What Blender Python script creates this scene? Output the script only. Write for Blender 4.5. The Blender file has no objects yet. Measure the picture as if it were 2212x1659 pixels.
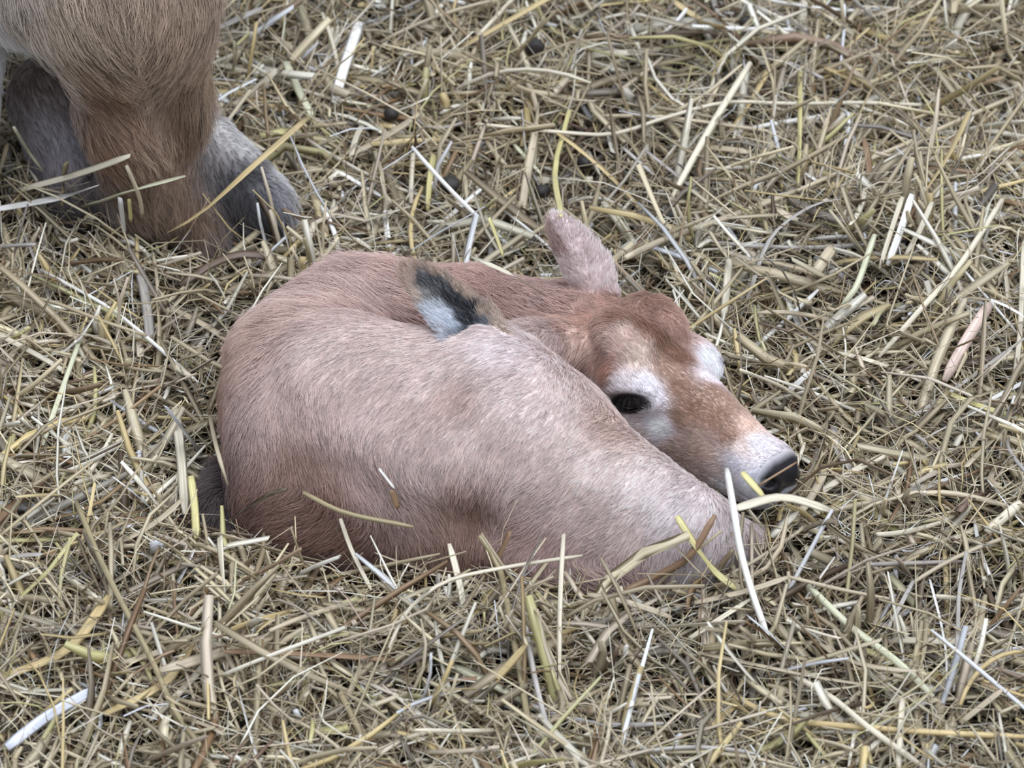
import bpy, math
import numpy as np
from mathutils import Vector, Matrix

sc = bpy.context.scene
rng = np.random.default_rng(11)

# ------------------------------------------------------------------ camera
W, H = 2212.0, 1659.0
ELEV = math.radians(35.0)
DIST = 7.0
FRAME_W = 1.0                                   # metres across the frame at the calf
TARGET = np.array([0.0, 0.0, 0.05])
LENS = 36.0 * DIST / FRAME_W
CAM = TARGET + DIST * np.array([0.0, -math.cos(ELEV), math.sin(ELEV)])
cam_data = bpy.data.cameras.new('camera')
cam = bpy.data.objects.new('camera', cam_data)
sc.collection.objects.link(cam)
cam.location = CAM
cam.rotation_euler = (math.pi / 2 - ELEV, 0, 0)
cam_data.lens = LENS
cam_data.sensor_width = 36.0
cam_data.clip_end = 100
cam_data.dof.use_dof = True
cam_data.dof.focus_distance = DIST - 0.05
cam_data.dof.aperture_fstop = 9.0
sc.camera = cam

# ------------------------------------------------------------------ light
sc.view_settings.view_transform = 'Standard'
sc.view_settings.look = 'None'
sc.view_settings.gamma = 1.0
sc.view_settings.use_curve_mapping = False
sc.view_settings.exposure = 0.35
world = bpy.data.worlds.new('overcast')
sc.world = world
world.use_nodes = True
wn = world.node_tree
wn.nodes.clear()
w_out = wn.nodes.new('ShaderNodeOutputWorld')
w_bg = wn.nodes.new('ShaderNodeBackground')
w_tc = wn.nodes.new('ShaderNodeTexCoord')
w_sep = wn.nodes.new('ShaderNodeSeparateXYZ')
w_ramp = wn.nodes.new('ShaderNodeValToRGB')
wn.links.new(w_tc.outputs['Generated'], w_sep.inputs[0])
wn.links.new(w_sep.outputs['Z'], w_ramp.inputs[0])
wn.links.new(w_ramp.outputs[0], w_bg.inputs[0])
wn.links.new(w_bg.outputs[0], w_out.inputs[0])
els = w_ramp.color_ramp.elements
els[0].position = 0.0
els[0].color = (0.64, 0.69, 0.77, 1)
els[1].position = 0.8
els[1].color = (0.88, 0.96, 1.10, 1)
w_bg.inputs[1].default_value = 0.74
sun_data = bpy.data.lights.new('soft_daylight', 'SUN')
sun_data.energy = 1.95
sun_data.angle = math.radians(58)
sun_data.color = (0.95, 0.98, 1.03)
sun = bpy.data.objects.new('soft_daylight', sun_data)
sc.collection.objects.link(sun)
sun.rotation_euler = Vector((-0.22, 0.22, -1.0)).to_track_quat('-Z', 'Y').to_euler()

# ------------------------------------------------------------------ helpers
_ce, _se = math.cos(ELEV), math.sin(ELEV)
R_right = np.array([1.0, 0, 0])
R_up = np.array([0.0, _se, _ce])
R_fwd = np.array([0.0, _ce, -_se])

def ray(px, py):
    k = 36.0 / LENS / W
    d = R_fwd + R_right * ((px - W / 2) * k) + R_up * (-(py - H / 2) * k)
    return d / np.linalg.norm(d)

def at(px, py, z):
    """Point of the place seen at a pixel of the photograph, at height z."""
    d = ray(px, py)
    return CAM + d * ((z - CAM[2]) / d[2])

PX = FRAME_W / W                                  # metres per photo pixel at the calf

def norm(v):
    v = np.asarray(v, float)
    return v / (np.linalg.norm(v, axis=-1, keepdims=True) + 1e-12)

def srgb(r, g, b):
    c = np.array([r, g, b], float) / 255.0
    return np.where(c <= 0.04045, c / 12.92, ((c + 0.055) / 1.055) ** 2.4)

def smin(a, b, k):
    h = np.clip(0.5 + 0.5 * (b - a) / k, 0, 1)
    return b + (a - b) * h - k * h * (1 - h)

def smax(a, b, k):
    return -smin(-a, -b, k)

def sd_cone(P, a, b, ra, rb):
    a, b = np.asarray(a), np.asarray(b)
    ab = b - a
    t = np.clip(((P - a) @ ab) / (ab @ ab), 0, 1)
    return np.linalg.norm(P - a - t[:, None] * ab, axis=1) - (ra + (rb - ra) * t)

def sd_ell(P, c, r, B=None):
    q = P - np.asarray(c)
    if B is not None:
        q = q @ np.asarray(B).T                    # rows of B are the axes
    r = np.asarray(r, float)
    k0 = np.linalg.norm(q / r, axis=1)
    k1 = np.linalg.norm(q / (r * r), axis=1) + 1e-9
    return k0 * (k0 - 1.0) / k1

def vnoise(P, scale, seed=0):
    """Smooth value noise in -1..1, for 2-D or 3-D points."""
    P = np.asarray(P, float) * scale
    if P.shape[1] == 2:
        P = np.c_[P, np.zeros(len(P))]
    i = np.floor(P).astype(np.int64)
    f = P - i
    f = f * f * (3 - 2 * f)
    out = np.zeros(len(P))
    for dx in (0, 1):
        for dy in (0, 1):
            for dz in (0, 1):
                h = (i[:, 0] + dx) * 374761393 + (i[:, 1] + dy) * 668265263 + (i[:, 2] + dz) * 2147483647 + seed * 974711
                h = (h ^ (h >> 13)) * 1274126177
                h = (h ^ (h >> 16)) & 0xFFFF
                w = (f[:, 0] if dx else 1 - f[:, 0]) * (f[:, 1] if dy else 1 - f[:, 1]) * (f[:, 2] if dz else 1 - f[:, 2])
                out += w * (h / 32767.5 - 1.0)
    return out

def surface_nets(sdf, lo, hi, h, coarse=4):
    """Quad surface of the zero level of sdf; fine values only near the surface."""
    lo = np.asarray(lo, float)
    n = np.ceil((np.asarray(hi) - lo) / (h * coarse)).astype(int)
    hc = h * coarse
    gx, gy, gz = np.meshgrid(*[np.arange(k + 1) for k in n], indexing='ij')
    C = lo + np.c_[gx.ravel(), gy.ravel(), gz.ravel()] * hc
    fc = sdf(C).reshape(n + 1)
    nf = n * coarse + 1
    F = np.repeat(np.repeat(np.repeat(np.sign(fc[:-1, :-1, :-1]), coarse, 0), coarse, 1), coarse, 2)
    F = np.pad(F, ((0, 1), (0, 1), (0, 1)), mode='edge').astype(np.float32) * 1.0
    near = np.abs(fc) < hc * 1.9
    cell = np.zeros(n, bool)
    for a in (0, 1):
        for b in (0, 1):
            for c in (0, 1):
                cell |= near[a:n[0] + a, b:n[1] + b, c:n[2] + c]
    M = np.repeat(np.repeat(np.repeat(cell, coarse, 0), coarse, 1), coarse, 2)
    M = np.pad(M, ((0, 1), (0, 1), (0, 1)), mode='edge')
    I = np.argwhere(M)
    vals = np.empty(len(I), np.float32)
    for s in range(0, len(I), 400000):
        vals[s:s + 400000] = sdf(lo + I[s:s + 400000] * h)
    F[I[:, 0], I[:, 1], I[:, 2]] = vals
    S = F < 0
    m = np.array(F.shape) - 1
    cnt = np.zeros(m, np.int8)
    for a in (0, 1):
        for b in (0, 1):
            for c in (0, 1):
                cnt += S[a:m[0] + a, b:m[1] + b, c:m[2] + c]
    act = (cnt > 0) & (cnt < 8)
    A = np.argwhere(act)
    idx = -np.ones(m, np.int64)
    idx[A[:, 0], A[:, 1], A[:, 2]] = np.arange(len(A))
    acc = np.zeros((len(A), 3)); num = np.zeros(len(A))
    corners = [(a, b, c) for a in (0, 1) for b in (0, 1) for c in (0, 1)]
    for p in corners:
        for ax in range(3):
            if p[ax] == 0:
                q = list(p); q[ax] = 1
                fa = F[A[:, 0] + p[0], A[:, 1] + p[1], A[:, 2] + p[2]]
                fb = F[A[:, 0] + q[0], A[:, 1] + q[1], A[:, 2] + q[2]]
                cr = (fa < 0) != (fb < 0)
                t = np.where(cr, fa / (fa - fb + 1e-20), 0)
                pt = np.tile(np.array(p, float), (len(A), 1))
                pt[:, ax] += t
                acc[cr] += pt[cr]; num[cr] += 1
    V = lo + (A + acc / num[:, None]) * h
    quads = []
    for ax in range(3):
        sl0 = [slice(None)] * 3; sl1 = [slice(None)] * 3
        sl0[ax] = slice(0, -1); sl1[ax] = slice(1, None)
        cr = S[tuple(sl0)] != S[tuple(sl1)]
        E = np.argwhere(cr)
        u, v = (ax + 1) % 3, (ax + 2) % 3
        ok = (E[:, u] > 0) & (E[:, v] > 0) & (E[:, u] < m[u]) & (E[:, v] < m[v])
        E = E[ok]
        inside = S[E[:, 0], E[:, 1], E[:, 2]]
        def off(du, dv):
            e = E.copy(); e[:, u] -= du; e[:, v] -= dv
            return idx[e[:, 0], e[:, 1], e[:, 2]]
        q = np.c_[off(1, 1), off(0, 1), off(0, 0), off(1, 0)]
        q[~inside] = q[~inside][:, ::-1]
        quads.append(q)
    Q = np.concatenate(quads)
    Q = Q[(Q >= 0).all(1)]
    return V, Q

def gradient(sdf, P, e=0.0015):
    g = np.zeros_like(P)
    for k in range(3):
        d = np.zeros(3); d[k] = e
        g[:, k] = sdf(P + d) - sdf(P - d)
    return norm(g)

def mesh_obj(name, V, faces, mat, parent=None, attrs=None, smooth=True):
    """Link one mesh object; faces is an (n,4) or (n,3) index array."""
    me = bpy.data.meshes.new(name)
    V = np.asarray(V, np.float32); faces = np.asarray(faces, np.int32)
    k = faces.shape[1]
    me.vertices.add(len(V)); me.vertices.foreach_set('co', V.ravel())
    me.loops.add(faces.size); me.loops.foreach_set('vertex_index', faces.ravel())
    me.polygons.add(len(faces))
    me.polygons.foreach_set('loop_start', np.arange(0, faces.size, k, dtype=np.int32))
    me.polygons.foreach_set('use_smooth', np.full(len(faces), smooth))
    me.update(calc_edges=True)
    for an, arr in (attrs or {}).items():
        arr = np.asarray(arr, np.float32)
        if arr.ndim == 2 and arr.shape[1] == 3:
            at_ = me.attributes.new(an, 'FLOAT_VECTOR', 'POINT')
            at_.data.foreach_set('vector', arr.ravel())
        else:
            at_ = me.attributes.new(an, 'FLOAT', 'POINT')
            at_.data.foreach_set('value', arr.ravel())
    me.materials.append(mat)
    o = bpy.data.objects.new(name, me)
    sc.collection.objects.link(o)
    if parent is not None:
        o.parent = parent
        o.matrix_parent_inverse = Matrix.Translation(-parent.location)
    return o

def hair_obj(name, pts, rad, col, mat, parent):
    """pts (n,m,3), rad (n,m), col (n,m,3): one coat of real hair strands."""
    n, m = rad.shape
    hc = bpy.data.hair_curves.new(name)
    hc.add_curves([m] * n)
    hc.attributes['position'].data.foreach_set('vector', pts.astype(np.float32).ravel())
    ra = hc.attributes.get('radius') or hc.attributes.new('radius', 'FLOAT', 'POINT')
    ra.data.foreach_set('value', rad.astype(np.float32).ravel())
    ca = hc.attributes.new('tint', 'FLOAT_VECTOR', 'POINT')
    ca.data.foreach_set('vector', col.astype(np.float32).ravel())
    hc.materials.append(mat)
    o = bpy.data.objects.new(name, hc)
    sc.collection.objects.link(o)
    o.parent = parent
    o.matrix_parent_inverse = Matrix.Translation(-parent.location)
    return o

def tag(o, label=None, cat=None, group=None, kind=None):
    for k, v in (('label', label), ('category', cat), ('group', group), ('kind', kind)):
        if v:
            o[k] = v
    return o

def new_mat(name):
    m = bpy.data.materials.new(name)
    m.use_nodes = True
    nt = m.node_tree
    return m, nt, nt.nodes['Principled BSDF']

def mat_tint(name, rough, spec=0.3, noise_scale=0, noise_amt=0.0, fibre=False):
    """Colour from the object's own 'tint', broken up by procedural noise."""
    m, nt, b = new_mat(name)
    a = nt.nodes.new('ShaderNodeAttribute'); a.attribute_name = 'tint'
    b.inputs['Roughness'].default_value = rough
    b.inputs['Specular IOR Level'].default_value = spec
    src = a.outputs['Vector']
    if noise_amt:
        n = nt.nodes.new('ShaderNodeTexNoise')
        n.inputs['Scale'].default_value = noise_scale
        n.inputs['Detail'].default_value = 3
        if fibre:
            f = nt.nodes.new('ShaderNodeAttribute'); f.attribute_name = 'fibre'
            nt.links.new(f.outputs['Vector'], n.inputs['Vector'])
        else:
            tc = nt.nodes.new('ShaderNodeTexCoord')
            nt.links.new(tc.outputs['Object'], n.inputs['Vector'])
        mr = nt.nodes.new('ShaderNodeMapRange')
        mr.inputs[1].default_value = 0.25; mr.inputs[2].default_value = 0.75
        mr.inputs[3].default_value = 1 - noise_amt; mr.inputs[4].default_value = 1 + noise_amt
        nt.links.new(n.outputs['Fac'], mr.inputs[0])
        vm = nt.nodes.new('ShaderNodeVectorMath'); vm.operation = 'SCALE'
        nt.links.new(src, vm.inputs[0]); nt.links.new(mr.outputs[0], vm.inputs['Scale'])
        src = vm.outputs[0]
    nt.links.new(src, b.inputs['Base Color'])
    return m, nt, b

def mat_flat(name, rgb, rough, spec=0.5, noise_scale=60, amt=0.25):
    m, nt, b = new_mat(name)
    n = nt.nodes.new('ShaderNodeTexNoise'); n.inputs['Scale'].default_value = noise_scale
    r = nt.nodes.new('ShaderNodeValToRGB')
    c = np.array(rgb)
    r.color_ramp.elements[0].color = (*(c * (1 - amt)), 1); r.color_ramp.elements[0].position = 0.3
    r.color_ramp.elements[1].color = (*(c * (1 + amt)), 1); r.color_ramp.elements[1].position = 0.7
    nt.links.new(n.outputs['Fac'], r.inputs[0])
    nt.links.new(r.outputs[0], b.inputs['Base Color'])
    b.inputs['Roughness'].default_value = rough
    b.inputs['Specular IOR Level'].default_value = spec
    return m

M_skin, _nt, _b = mat_tint('short_fur', 0.75, 0.2, 220, 0.10)
_wet = _nt.nodes.new('ShaderNodeAttribute'); _wet.attribute_name = 'wet'
_mr = _nt.nodes.new('ShaderNodeMapRange')
_mr.inputs[3].default_value = 0.75; _mr.inputs[4].default_value = 0.28
_nt.links.new(_wet.outputs['Fac'], _mr.inputs[0]); _nt.links.new(_mr.outputs[0], _b.inputs['Roughness'])
M_hair, _nt, _b = mat_tint('coat_hair', 0.6, 0.25)
_tr = _nt.nodes.new('ShaderNodeBsdfTranslucent'); _mx = _nt.nodes.new('ShaderNodeMixShader')
_at = next(n for n in _nt.nodes if n.type == 'ATTRIBUTE')
_nt.links.new(_at.outputs['Vector'], _tr.inputs['Color'])
_mx.inputs[0].default_value = 0.35                  # light passes through fine hair
_nt.links.new(_b.outputs[0], _mx.inputs[1]); _nt.links.new(_tr.outputs[0], _mx.inputs[2])
_nt.links.new(_mx.outputs[0], _nt.nodes['Material Output'].inputs['Surface'])
M_straw, _, _ = mat_tint('dry_straw', 0.38, 0.5, 1.0, 0.30, fibre=True)
M_eye = mat_flat('eye_dark', (0.012, 0.010, 0.010), 0.07, 0.7)
M_lid = mat_flat('eyelid_dark', (0.022, 0.020, 0.022), 0.32, 0.5, 300)
M_drop = mat_flat('dung', (0.030, 0.026, 0.024), 0.55, 0.4, 90)
M_hoof = mat_flat('hoof_dark', (0.030, 0.028, 0.030), 0.5, 0.4, 60)
M_ground = mat_flat('trodden_straw_litter', (0.10, 0.075, 0.05), 0.9, 0.1, 45, 0.5)

# ================================================================== CALF SHAPE
def pt(px, py, z):
    return at(px, py, z)

# --- head frame: the head lies level on the straw, nose towards the front right
HEAD_O = pt(1228, 692, 0.100)
HEAD_N = pt(1716, 1018, 0.064)
HA = norm(HEAD_N - HEAD_O)
HS = np.linalg.norm(HEAD_N - HEAD_O) / 0.29       # head scale
ROLL = math.radians(-4)                            # tipped a little towards the camera side
_u0 = norm(np.array([0, 0, 1.0]) - HA * HA[2]); _l0 = np.cross(_u0, HA)
HU = math.cos(ROLL) * _u0 - math.sin(ROLL) * _l0
HL = math.cos(ROLL) * _l0 + math.sin(ROLL) * _u0   # towards the far side
HB = np.array([HA, HL, HU])

def hp(u, w, t):
    return HEAD_O + HS * (HA * u + HL * w + HU * t)

def leaf(P, base, tip, face, width, thick, scoop=0.0, sharp=1.0):
    """An ear: leaf outline along base-tip, hollowed on the side it faces."""
    base = np.asarray(base); ax = np.asarray(tip) - base
    Ln = np.linalg.norm(ax); e1 = ax / Ln
    e3 = norm(np.asarray(face) - e1 * (np.asarray(face) @ e1)); e2 = np.cross(e3, e1)
    q = P - base
    s = (q @ e1) / Ln
    a = q @ e2; b = q @ e3
    sc_ = np.clip(s, 0.0, 1.0)
    prof = np.sqrt(np.clip(1 - np.abs((sc_ - 0.38) / 0.62) ** 2.0, 0, 1)) * (1 - 0.25 * sc_ * sharp)
    prof = np.where(sc_ < 0.38, 0.62 + 0.38 * (sc_ / 0.38) ** 0.7, prof)
    wd = width * prof + 0.0015
    b = b - scoop * (a / width) ** 2 * width          # the rims curl towards the face
    th = thick * (0.55 + 0.45 * prof)
    q0 = np.sqrt((a / wd) ** 2 + (b / th) ** 2)
    q1 = np.sqrt((a / wd ** 2) ** 2 + (b / th ** 2) ** 2) + 1e-9
    d = q0 * (q0 - 1) / q1
    over = np.maximum(np.maximum(-s, s - 1), 0) * Ln
    return np.sqrt(np.maximum(d, 0) ** 2 + over ** 2) + np.minimum(d, 0)

_tocam = norm(CAM - TARGET)
EAR_N = dict(base=pt(1092, 790, 0.168), tip=pt(874, 568, 0.205), face=_tocam + np.array([0.15, 0.0, 0.35]), width=0.0285, thick=0.005, scoop=0.45)
EAR_F = dict(base=pt(1308, 660, 0.120), tip=pt(1193, 466, 0.215), face=-_tocam + np.array([0.35, 0.2, 0.0]), width=0.0235, thick=0.006, scoop=0.40)

EYE_U = 0.127
_ea = math.radians(37)                             # the slit of the eye runs level
EYE_B = np.array([[math.cos(_ea), 0, math.sin(_ea)], [0, 1, 0], [-math.sin(_ea), 0, math.cos(_ea)]])
def head_sdf(P):
    Q = ((P - HEAD_O) @ HB.T) / HS
    d = sd_ell(Q, (0.066, 0, -0.006), (0.080, 0.050, 0.050))
    d = smin(d, sd_cone(Q, (0.105, 0, -0.002), (0.252, 0, -0.014), 0.043, 0.0245), 0.03)
    d = smin(d, sd_cone(Q, (0.070, 0, -0.045), (0.255, 0, -0.040), 0.036, 0.021), 0.025)
    for s in (-1, 1):
        d = smin(d, sd_ell(Q, (0.105, s * 0.029, -0.028), (0.050, 0.026, 0.034)), 0.02)
        d = smin(d, sd_ell(Q, (EYE_U - 0.006, s * 0.041, 0.013), (0.034, 0.018, 0.018)), 0.014)
        d = smin(d, sd_ell(Q, (0.080, s * 0.024, 0.040), (0.026, 0.017, 0.016)), 0.02)
        d = smin(d, sd_ell(Q, (0.088, s * 0.020, 0.046), (0.026, 0.017, 0.014)), 0.018)
        d = smin(d, sd_ell(Q, (0.262, s * 0.013, -0.018), (0.024, 0.016, 0.022)), 0.012)
        # socket, nostril
        d = smax(d, -sd_ell(Q, (EYE_U, s * 0.062, 0.004), (0.023, 0.011, 0.0105), EYE_B), 0.006)
        d = smax(d, -sd_ell(Q, (0.278, s * 0.020, -0.012), (0.009, 0.006, 0.0045)), 0.004)
    # mouth line
    d = smax(d, -sd_ell(Q, (0.254, 0, -0.0385), (0.045, 0.05, 0.0014)), 0.003)
    return d * HS

BODY = [   # px, py, z, radius of both ends: trunk, neck, haunch, thigh, legs
    ((680, 852, 0.062), (756, 945, 0.060), 0.082, 0.110),
    ((756, 945, 0.060), (930, 985, 0.062), 0.110, 0.112),
    ((930, 985, 0.062), (1090, 985, 0.070), 0.112, 0.098),
]
NECK = [
    ((664, 806, 0.066), (775, 718, 0.072), 0.070, 0.063),
    ((775, 718, 0.072), (1000, 714, 0.080), 0.063, 0.056),
    ((1000, 714, 0.080), (1260, 735, 0.085), 0.056, 0.050),
]
THIGH = [
    ((1050, 905, 0.105), (1470, 1150, 0.040), 0.078, 0.046),
    ((1470, 1150, 0.040), (1600, 1180, 0.005), 0.042, 0.024),
    ((980, 1120, 0.025), (1420, 1235, 0.005), 0.062, 0.042),
    ((700, 1080, 0.020), (980, 1120, 0.025), 0.078, 0.064),
]
TAIL = [((500, 1030, 0.010), (478, 1110, 0.0), 0.016, 0.022), ((478, 1110, 0.0), (530, 1200, -0.02), 0.022, 0.02)]

def chain(P, segs, k):
    d = None
    for a, b, ra, rb in segs:
        q = sd_cone(P, pt(*a), pt(*b), ra, rb)
        d = q if d is None else smin(d, q, k)
    return d

def calf_body(P):
    d = chain(P, BODY, 0.03)
    d = smin(d, chain(P, NECK, 0.02), 0.018)
    d = smin(d, chain(P, THIGH[:2], 0.02), 0.035)
    d = smin(d, chain(P, THIGH[2:], 0.02), 0.03)
    return smin(d, sd_ell(P, pt(1085, 800, 0.165), (0.035, 0.03, 0.022)), 0.03)

def march_many(sdf, pxy, off=0.0, step=0.8, floor=0.0005):
    """First points along pixel rays that meet a surface."""
    D = np.array([ray(a, b) for a, b in pxy])
    off = np.broadcast_to(np.asarray(off, float), (len(D),))
    t = np.full(len(D), DIST - 1.3); live = np.ones(len(D), bool)
    for _ in range(260):
        s_ = sdf(CAM + D[live] * t[live][:, None]) - off[live]
        t[live] += np.where(s_ < floor, 0, np.maximum(s_ * step, floor))
        i_ = np.where(live)[0]; live[i_[(s_ < floor) | (t[i_] > DIST + 1.8)]] = False
        if not live.any():
            break
    return CAM + D * t[:, None]

def seg_dist(P, A):
    d = np.full(len(P), 9.0)
    for a, b in zip(A[:-1], A[1:]):
        ab = b - a; t = np.clip(((P - a) @ ab) / (ab @ ab), 0, 1)
        d = np.minimum(d, np.linalg.norm(P - a - t[:, None] * ab, axis=1))
    return d

CREASE = march_many(calf_body, [(575, 790), (625, 890), (690, 985), (780, 1045), (900, 1090), (1020, 1125)])
CREASE2 = march_many(calf_body, [(1020, 1120), (1120, 1175), (1260, 1205)])

def calf_sdf(P):
    d = calf_body(P) + 0.007 * np.exp(-(seg_dist(P, CREASE) / 0.020) ** 2) + 0.005 * np.exp(-(seg_dist(P, CREASE2) / 0.020) ** 2)
    d = smin(d, chain(P, TAIL, 0.01), 0.008)
    h = head_sdf(P)
    h = smin(h, sd_cone(P, hp(0.045, -0.030, 0.012), EAR_N['base'] * 0.8 + EAR_N['tip'] * 0.2, 0.024, 0.017), 0.015)
    d = smin(d, h, 0.010)
    d = smin(d, leaf(P, **EAR_N), 0.006)
    d = smin(d, leaf(P, **EAR_F), 0.008)
    return d

# ================================================================== ADULT SHAPE
ADULT = [
    ((30, -135, 0.30), (275, 10, 0.26), 0.082, 0.070, 0.04),
    ((275, 10, 0.26), (310, 240, 0.13), 0.070, 0.058, 0.04),
    ((310, 240, 0.13), (320, 400, 0.045), 0.058, 0.050, 0.03),
    ((365, 400, 0.05), (470, 540, -0.01), 0.036, 0.026, 0.03),
    ((30, -135, 0.30), (-300, -240, 0.34), 0.082, 0.17, 0.04),
    ((-112, 100, 0.18), (-108, 430, 0.04), 0.050, 0.046, 0.02),
    ((125, 215, 0.080), (190, 390, 0.010), 0.050, 0.052, 0.02),
    ((275, -40, 0.30), (150, -500, 0.36), 0.08, 0.20, 0.05),
    ((445, 325, 0.055), (568, 445, 0.030), 0.036, 0.030, 0.012),
]
def adult_sdf(P):
    d = None
    for a, b, ra, rb, k in ADULT:
        q = sd_cone(P, pt(*a), pt(*b), ra, rb)
        d = q if d is None else smin(d, q, k)
    return d

# ================================================================== STRAW HEIGHT
def bed_h(P):
    """Height of the straw surface over the ground, metres."""
    P = np.asarray(P)[:, :2]
    h = 0.012 * vnoise(P, 5.0, 3) + 0.008 * vnoise(P, 11.0, 4) + 0.004 * vnoise(P, 26.0, 5)
    def bump(px, py, sx, sy, a):
        c = at(px, py, 0.0)
        return a * np.exp(-((P[:, 0] - c[0]) / sx) ** 2 - ((P[:, 1] - c[1]) / sy) ** 2)
    h += bump(230, 455, 0.16, 0.07, 0.030)
    h += bump(900, 1420, 0.22, 0.07, 0.022)
    h += bump(1620, 1290, 0.12, 0.07, 0.022)
    h += bump(1950, 560, 0.12, 0.12, 0.030)
    h += bump(1330, 330, 0.20, 0.14, -0.030)
    h += bump(1690, 1050, 0.07, 0.05, -0.020)
    h += bump(2050, 1330, 0.10, 0.06, -0.030)
    return h

# ================================================================== colour and hair fields
def field(points, values, power=3.0, eps=0.012):
    pts = np.array(points); vals = np.array(values, float)
    def f(P):
        out = np.zeros((len(P), vals.shape[1])); wsum = np.zeros(len(P))
        for p, v in zip(pts, vals):
            w = 1.0 / (np.sum((P - p) ** 2, 1) + eps * eps) ** (power / 2 * 1.0)
            out += w[:, None] * v; wsum += w
        return out / wsum[:, None]
    return f

EYE_R = hp(EYE_U, -0.050, 0.005)

HEAD_COL = [  # px, py, colour of the coat there
    (1330, 645, (166, 128, 108)), (1420, 650, (166, 128, 106)), (1480, 700, (186, 150, 134)), (1445, 752, (138, 98, 72)),
    (1345, 690, (146, 108, 84)), (1390, 702, (142, 100, 74)), (1425, 728, (138, 96, 70)), (1440, 690, (176, 138, 120)), (1468, 712, (180, 142, 124)), (1512, 725, (218, 204, 206)), (1535, 815, (220, 208, 210)),
    (1470, 770, (146, 104, 78)), (1290, 660, (176, 140, 122)),
    (1260, 690, (180, 140, 120)), (1195, 735, (160, 112, 82)), (1250, 745, (196, 165, 148)), (1230, 790, (188, 152, 134)),
    (1350, 720, (206, 180, 166)), (1380, 770, (212, 192, 176)), (1330, 740, (200, 172, 160)), (1310, 800, (176, 128, 104)),
    (1550, 730, (222, 214, 220)), (1560, 790, (224, 218, 226)), (1530, 700, (216, 196, 192)), (1522, 770, (224, 214, 216)),
    (1340, 830, (206, 196, 196)), (1400, 830, (214, 208, 212)), (1300, 845, (206, 188, 182)), (1425, 860, (205, 198, 200)),
    (1380, 940, (206, 190, 184)), (1430, 920, (224, 220, 228)), (1310, 900, (232, 230, 236)),
    (1470, 840, (154, 117, 91)), (1500, 880, (147, 110, 84)), (1550, 900, (151, 114, 89)), (1580, 940, (156, 119, 95)),
    (1470, 900, (156, 121, 96)), (1545, 845, (165, 130, 107)), (1540, 690, (226, 216, 220)), (1565, 770, (228, 222, 230)), (1440, 800, (172, 140, 117)), (1570, 870, (167, 133, 112)),
    (1470, 970, (200, 174, 158)), (1520, 985, (196, 168, 152)), (1450, 1000, (198, 176, 166)), (1540, 1020, (200, 180, 172)),
    (1620, 920, (202, 172, 152)), (1600, 970, (204, 186, 176)), (1640, 955, (196, 190, 194)), (1590, 1000, (198, 194, 200)),
    (1620, 1055, (206, 210, 220)), (1570, 1050, (208, 206, 212)), (1680, 1050, (150, 158, 172)),
]
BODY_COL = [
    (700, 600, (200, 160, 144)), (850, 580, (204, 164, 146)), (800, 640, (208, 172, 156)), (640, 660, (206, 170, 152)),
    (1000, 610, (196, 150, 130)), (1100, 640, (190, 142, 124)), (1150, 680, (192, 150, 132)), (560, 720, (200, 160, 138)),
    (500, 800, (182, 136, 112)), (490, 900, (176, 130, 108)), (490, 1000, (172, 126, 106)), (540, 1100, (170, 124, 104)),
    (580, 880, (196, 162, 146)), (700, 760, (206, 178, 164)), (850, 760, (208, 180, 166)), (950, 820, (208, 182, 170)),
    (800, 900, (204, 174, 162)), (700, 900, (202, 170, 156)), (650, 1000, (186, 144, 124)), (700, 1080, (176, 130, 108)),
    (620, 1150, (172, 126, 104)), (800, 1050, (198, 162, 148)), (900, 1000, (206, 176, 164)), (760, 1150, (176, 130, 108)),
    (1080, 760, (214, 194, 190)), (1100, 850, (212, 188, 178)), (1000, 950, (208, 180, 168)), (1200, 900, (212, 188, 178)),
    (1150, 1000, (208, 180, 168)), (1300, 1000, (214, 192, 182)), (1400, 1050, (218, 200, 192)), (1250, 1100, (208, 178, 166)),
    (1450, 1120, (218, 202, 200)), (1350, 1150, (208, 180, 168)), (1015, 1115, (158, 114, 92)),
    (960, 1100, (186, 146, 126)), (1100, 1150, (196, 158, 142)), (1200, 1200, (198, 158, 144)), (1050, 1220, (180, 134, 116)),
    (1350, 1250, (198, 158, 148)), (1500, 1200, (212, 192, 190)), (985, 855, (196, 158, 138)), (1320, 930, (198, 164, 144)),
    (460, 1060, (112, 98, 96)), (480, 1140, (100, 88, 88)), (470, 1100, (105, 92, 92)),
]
def fur(c, sat, gain, cool=np.array([1.0, 1.0, 1.02])):
    c = srgb(*c); l = c @ np.array([0.2126, 0.7152, 0.0722])
    return (l + (c - l) * sat) * gain * cool
def _pts(lst, sat, gain, dark=False):
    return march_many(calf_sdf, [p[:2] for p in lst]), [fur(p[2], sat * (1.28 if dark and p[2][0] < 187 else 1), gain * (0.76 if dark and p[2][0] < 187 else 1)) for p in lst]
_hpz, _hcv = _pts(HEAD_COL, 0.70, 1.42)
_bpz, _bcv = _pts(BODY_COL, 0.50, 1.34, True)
head_col = field(_hpz, _hcv, 4.0, 0.006)
body_col = field(_bpz, _bcv, 3.5, 0.015)

def tail_mask(P):
    return np.clip(0.5 - (chain(P, TAIL, 0.01) - calf_body(P)) / 0.008, 0, 1)

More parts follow.
